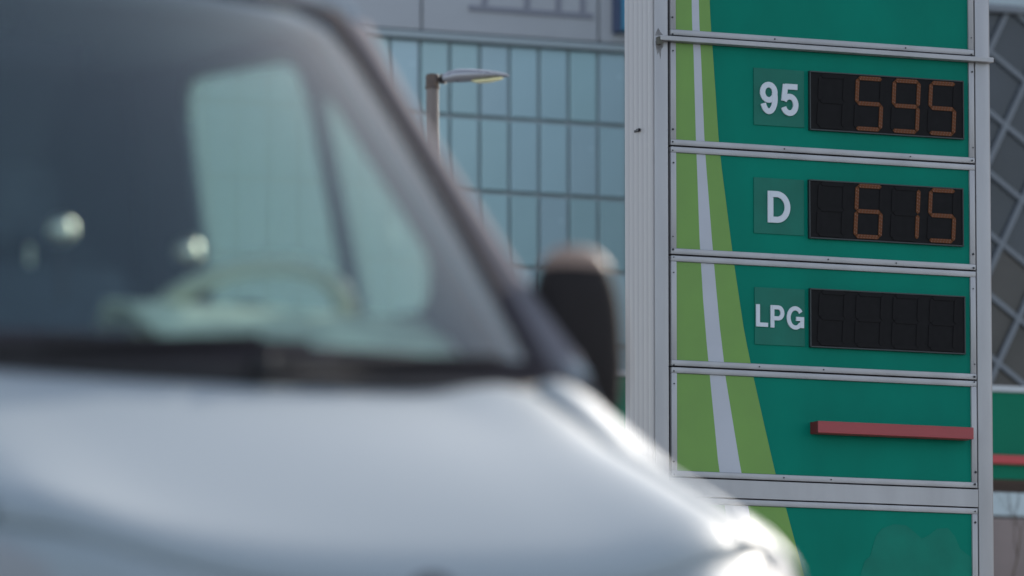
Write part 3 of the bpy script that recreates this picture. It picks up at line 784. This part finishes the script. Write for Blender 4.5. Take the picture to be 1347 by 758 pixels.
# steering wheel
SWC = Vector((.455, .80, 1.50)); tilt = R(60)
ax_u = Vector((1, 0, 0)); ax_v = Vector((0, math.sin(tilt) * -.75, math.cos(tilt) * .9)).normalized()
m = MB(); m.tube([SWC + (ax_u * math.cos(t) + ax_v * math.sin(t)) * .22 for t in [2 * math.pi * k / 40 for k in range(40)]], 0.019, 10, closed=True)
sw = m.build('steering_wheel', M['wheel_leather'], van, True)
for a in (0, 180, 270):
    m = MB(); t = R(a); m.tube([SWC + (ax_u * math.cos(t) + ax_v * math.sin(t)) * q for q in (.03, .2)], [.03, .014], 8); m.build('spoke', M['wheel_leather'], sw, True)
m = MB(); n_ = ax_u.cross(ax_v); m.tube([SWC - n_ * .03, SWC + n_ * .03], [.075, .06], 16); m.build('hub', M['black_plastic'], sw, True)
# seats
def seat(x0):
    m = MB(); m.box(x0 - .25, x0 + .25, 1.10, 1.62, .95, 1.12, .05); s_ = m.build('seat', M['cabin_dark'], van, True)
    m = MB(); m.prism(rounded([(1.52, 1.05), (1.66, 1.02), (1.86, 1.72), (1.76, 1.76)], .05), lambda y, z, d: (d, y, z), x0 - .235, x0 + .235); m.build('backrest', M['cabin_dark'], s_)
    m = MB(); m.box(x0 - .12, x0 + .12, 1.80, 1.90, 1.80, 1.98, .04); m.build('headrest', M['cabin_dark'], s_, True)
    m = MB(); m.tube([(x0 - .06, 1.84, 1.70), (x0 - .06, 1.85, 1.83)], .008, 6); m.tube([(x0 + .06, 1.84, 1.70), (x0 + .06, 1.85, 1.83)], .008, 6); m.build('headrest_post', M['chrome'], s_)
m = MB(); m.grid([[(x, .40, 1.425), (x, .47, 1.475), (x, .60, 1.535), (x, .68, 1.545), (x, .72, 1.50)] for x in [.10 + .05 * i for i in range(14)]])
o = m.build('dashboard_hood', M['dash_pad'], van, True); md = o.modifiers.new('t', 'SOLIDIFY'); md.thickness = .01  # added strip, sloped to show as a painted reflection band
seat(.42); seat(-.15); seat(-.62)
# cabin mirror and two added chrome balls on stems, there only for the glints
m = MB(); m.box(-.13, .13, .80, .835, 2.00, 2.075, .02); o = m.build('cabin_mirror', M['black_plastic'], van, True); m = MB(); m.tube([(0, .83, 2.06), (0, .86, 2.14)], .01, 8); m.build('stalk', M['black_plastic'], o)
def add_glint(p, r_):
    m = MB(); m.lathe([(r_ * math.sin(math.pi * k / 12) + 1e-4, -r_ * math.cos(math.pi * k / 12)) for k in range(13)], p, 'z', 20)
    o = m.build('chrome_knob', M['chrome'], van, True, 180)
    m = MB(); m.tube([(p[0], p[1], p[2] - r_ - .12), (p[0], p[1], p[2] - r_ * .9)], r_ * .35, 8); m.build('stem', M['black_plastic'], o)
KN = [((.132, .95, 1.712), .028), ((.510, 1.15, 1.712), .028)]
for p, r_ in KN: add_glint(p, r_)
# wing mirrors
for sg in (-1, 1):
    m = MB(); P = []
    rows = [(0, .0, .0), (.02, .7, .6), (.07, .95, .9), (.15, 1, 1), (.22, .98, 1), (.28, .93, .97), (.32, .86, .90), (.355, .74, .78), (.38, .58, .62), (.398, .38, .42), (.405, .0, .0)]
    for h, wx, wy in rows:
        row = []
        for k in range(25):
            a = 2 * math.pi * k / 24; c_, s_ = math.cos(a), math.sin(a)
            row.append((sg * (1.022 + .100 * wx * (abs(c_) ** .6) * (1 if c_ > 0 else -1) + .015 * (.2 - h)), .46 + (.085 if s_ < 0 else .02) * wy * (abs(s_) ** .8) * (1 if s_ > 0 else -1), 1.30 + h * .93))
        P.append(row)
    m.grid(P); o = m.build('wing_mirror', M['mirror_housing'], van, True, 60)
    m = MB(); m.grid([[(q[0], q[1] - .003, q[2] + .004) for q in row] for row in P[7:]]); m.build('cap', M['mirror_cap'], o, True)  # added shell, sunlight on the housing top put into its colour
    m = MB(); m.box(sg * 1.02 - .065, sg * 1.02 + .065, .478, .484, 1.35, 1.60, .003); m.build('mirror_glass', M['mirror'], o)
    m = MB(); m.tube([(sg * .99, .47, 1.42), (sg * .945, .50, 1.45)], [.03, .04], 12); m.build('bracket', M['black_plastic'], o, True)
# wheels
for sx_ in (-1, 1):
    for yy in (.02, 3.45):
        m = MB(); pr = [(.20, -.10), (.30, -.115), (.335, -.09), (.35, -.05), (.35, .05), (.335, .09), (.30, .115), (.20, .10)]
        m.lathe(pr, (sx_ * .85, yy, .35), 'x', 40); wo = m.build('wheel', M['tyre'], van, True)
        m = MB(); m.lathe([(.20, -.03), (.205, .118), (.19, .118), (.16, .07), (.07, .06), (.06, .10), (.03, .105)] if sx_ > 0 else [(.20, .03), (.205, -.118), (.19, -.118), (.16, -.07), (.07, -.06), (.06, -.10), (.03, -.105)], (sx_ * .85, yy, .35), 'x', 32)
        m.build('rim', M['steel'], wo, True)
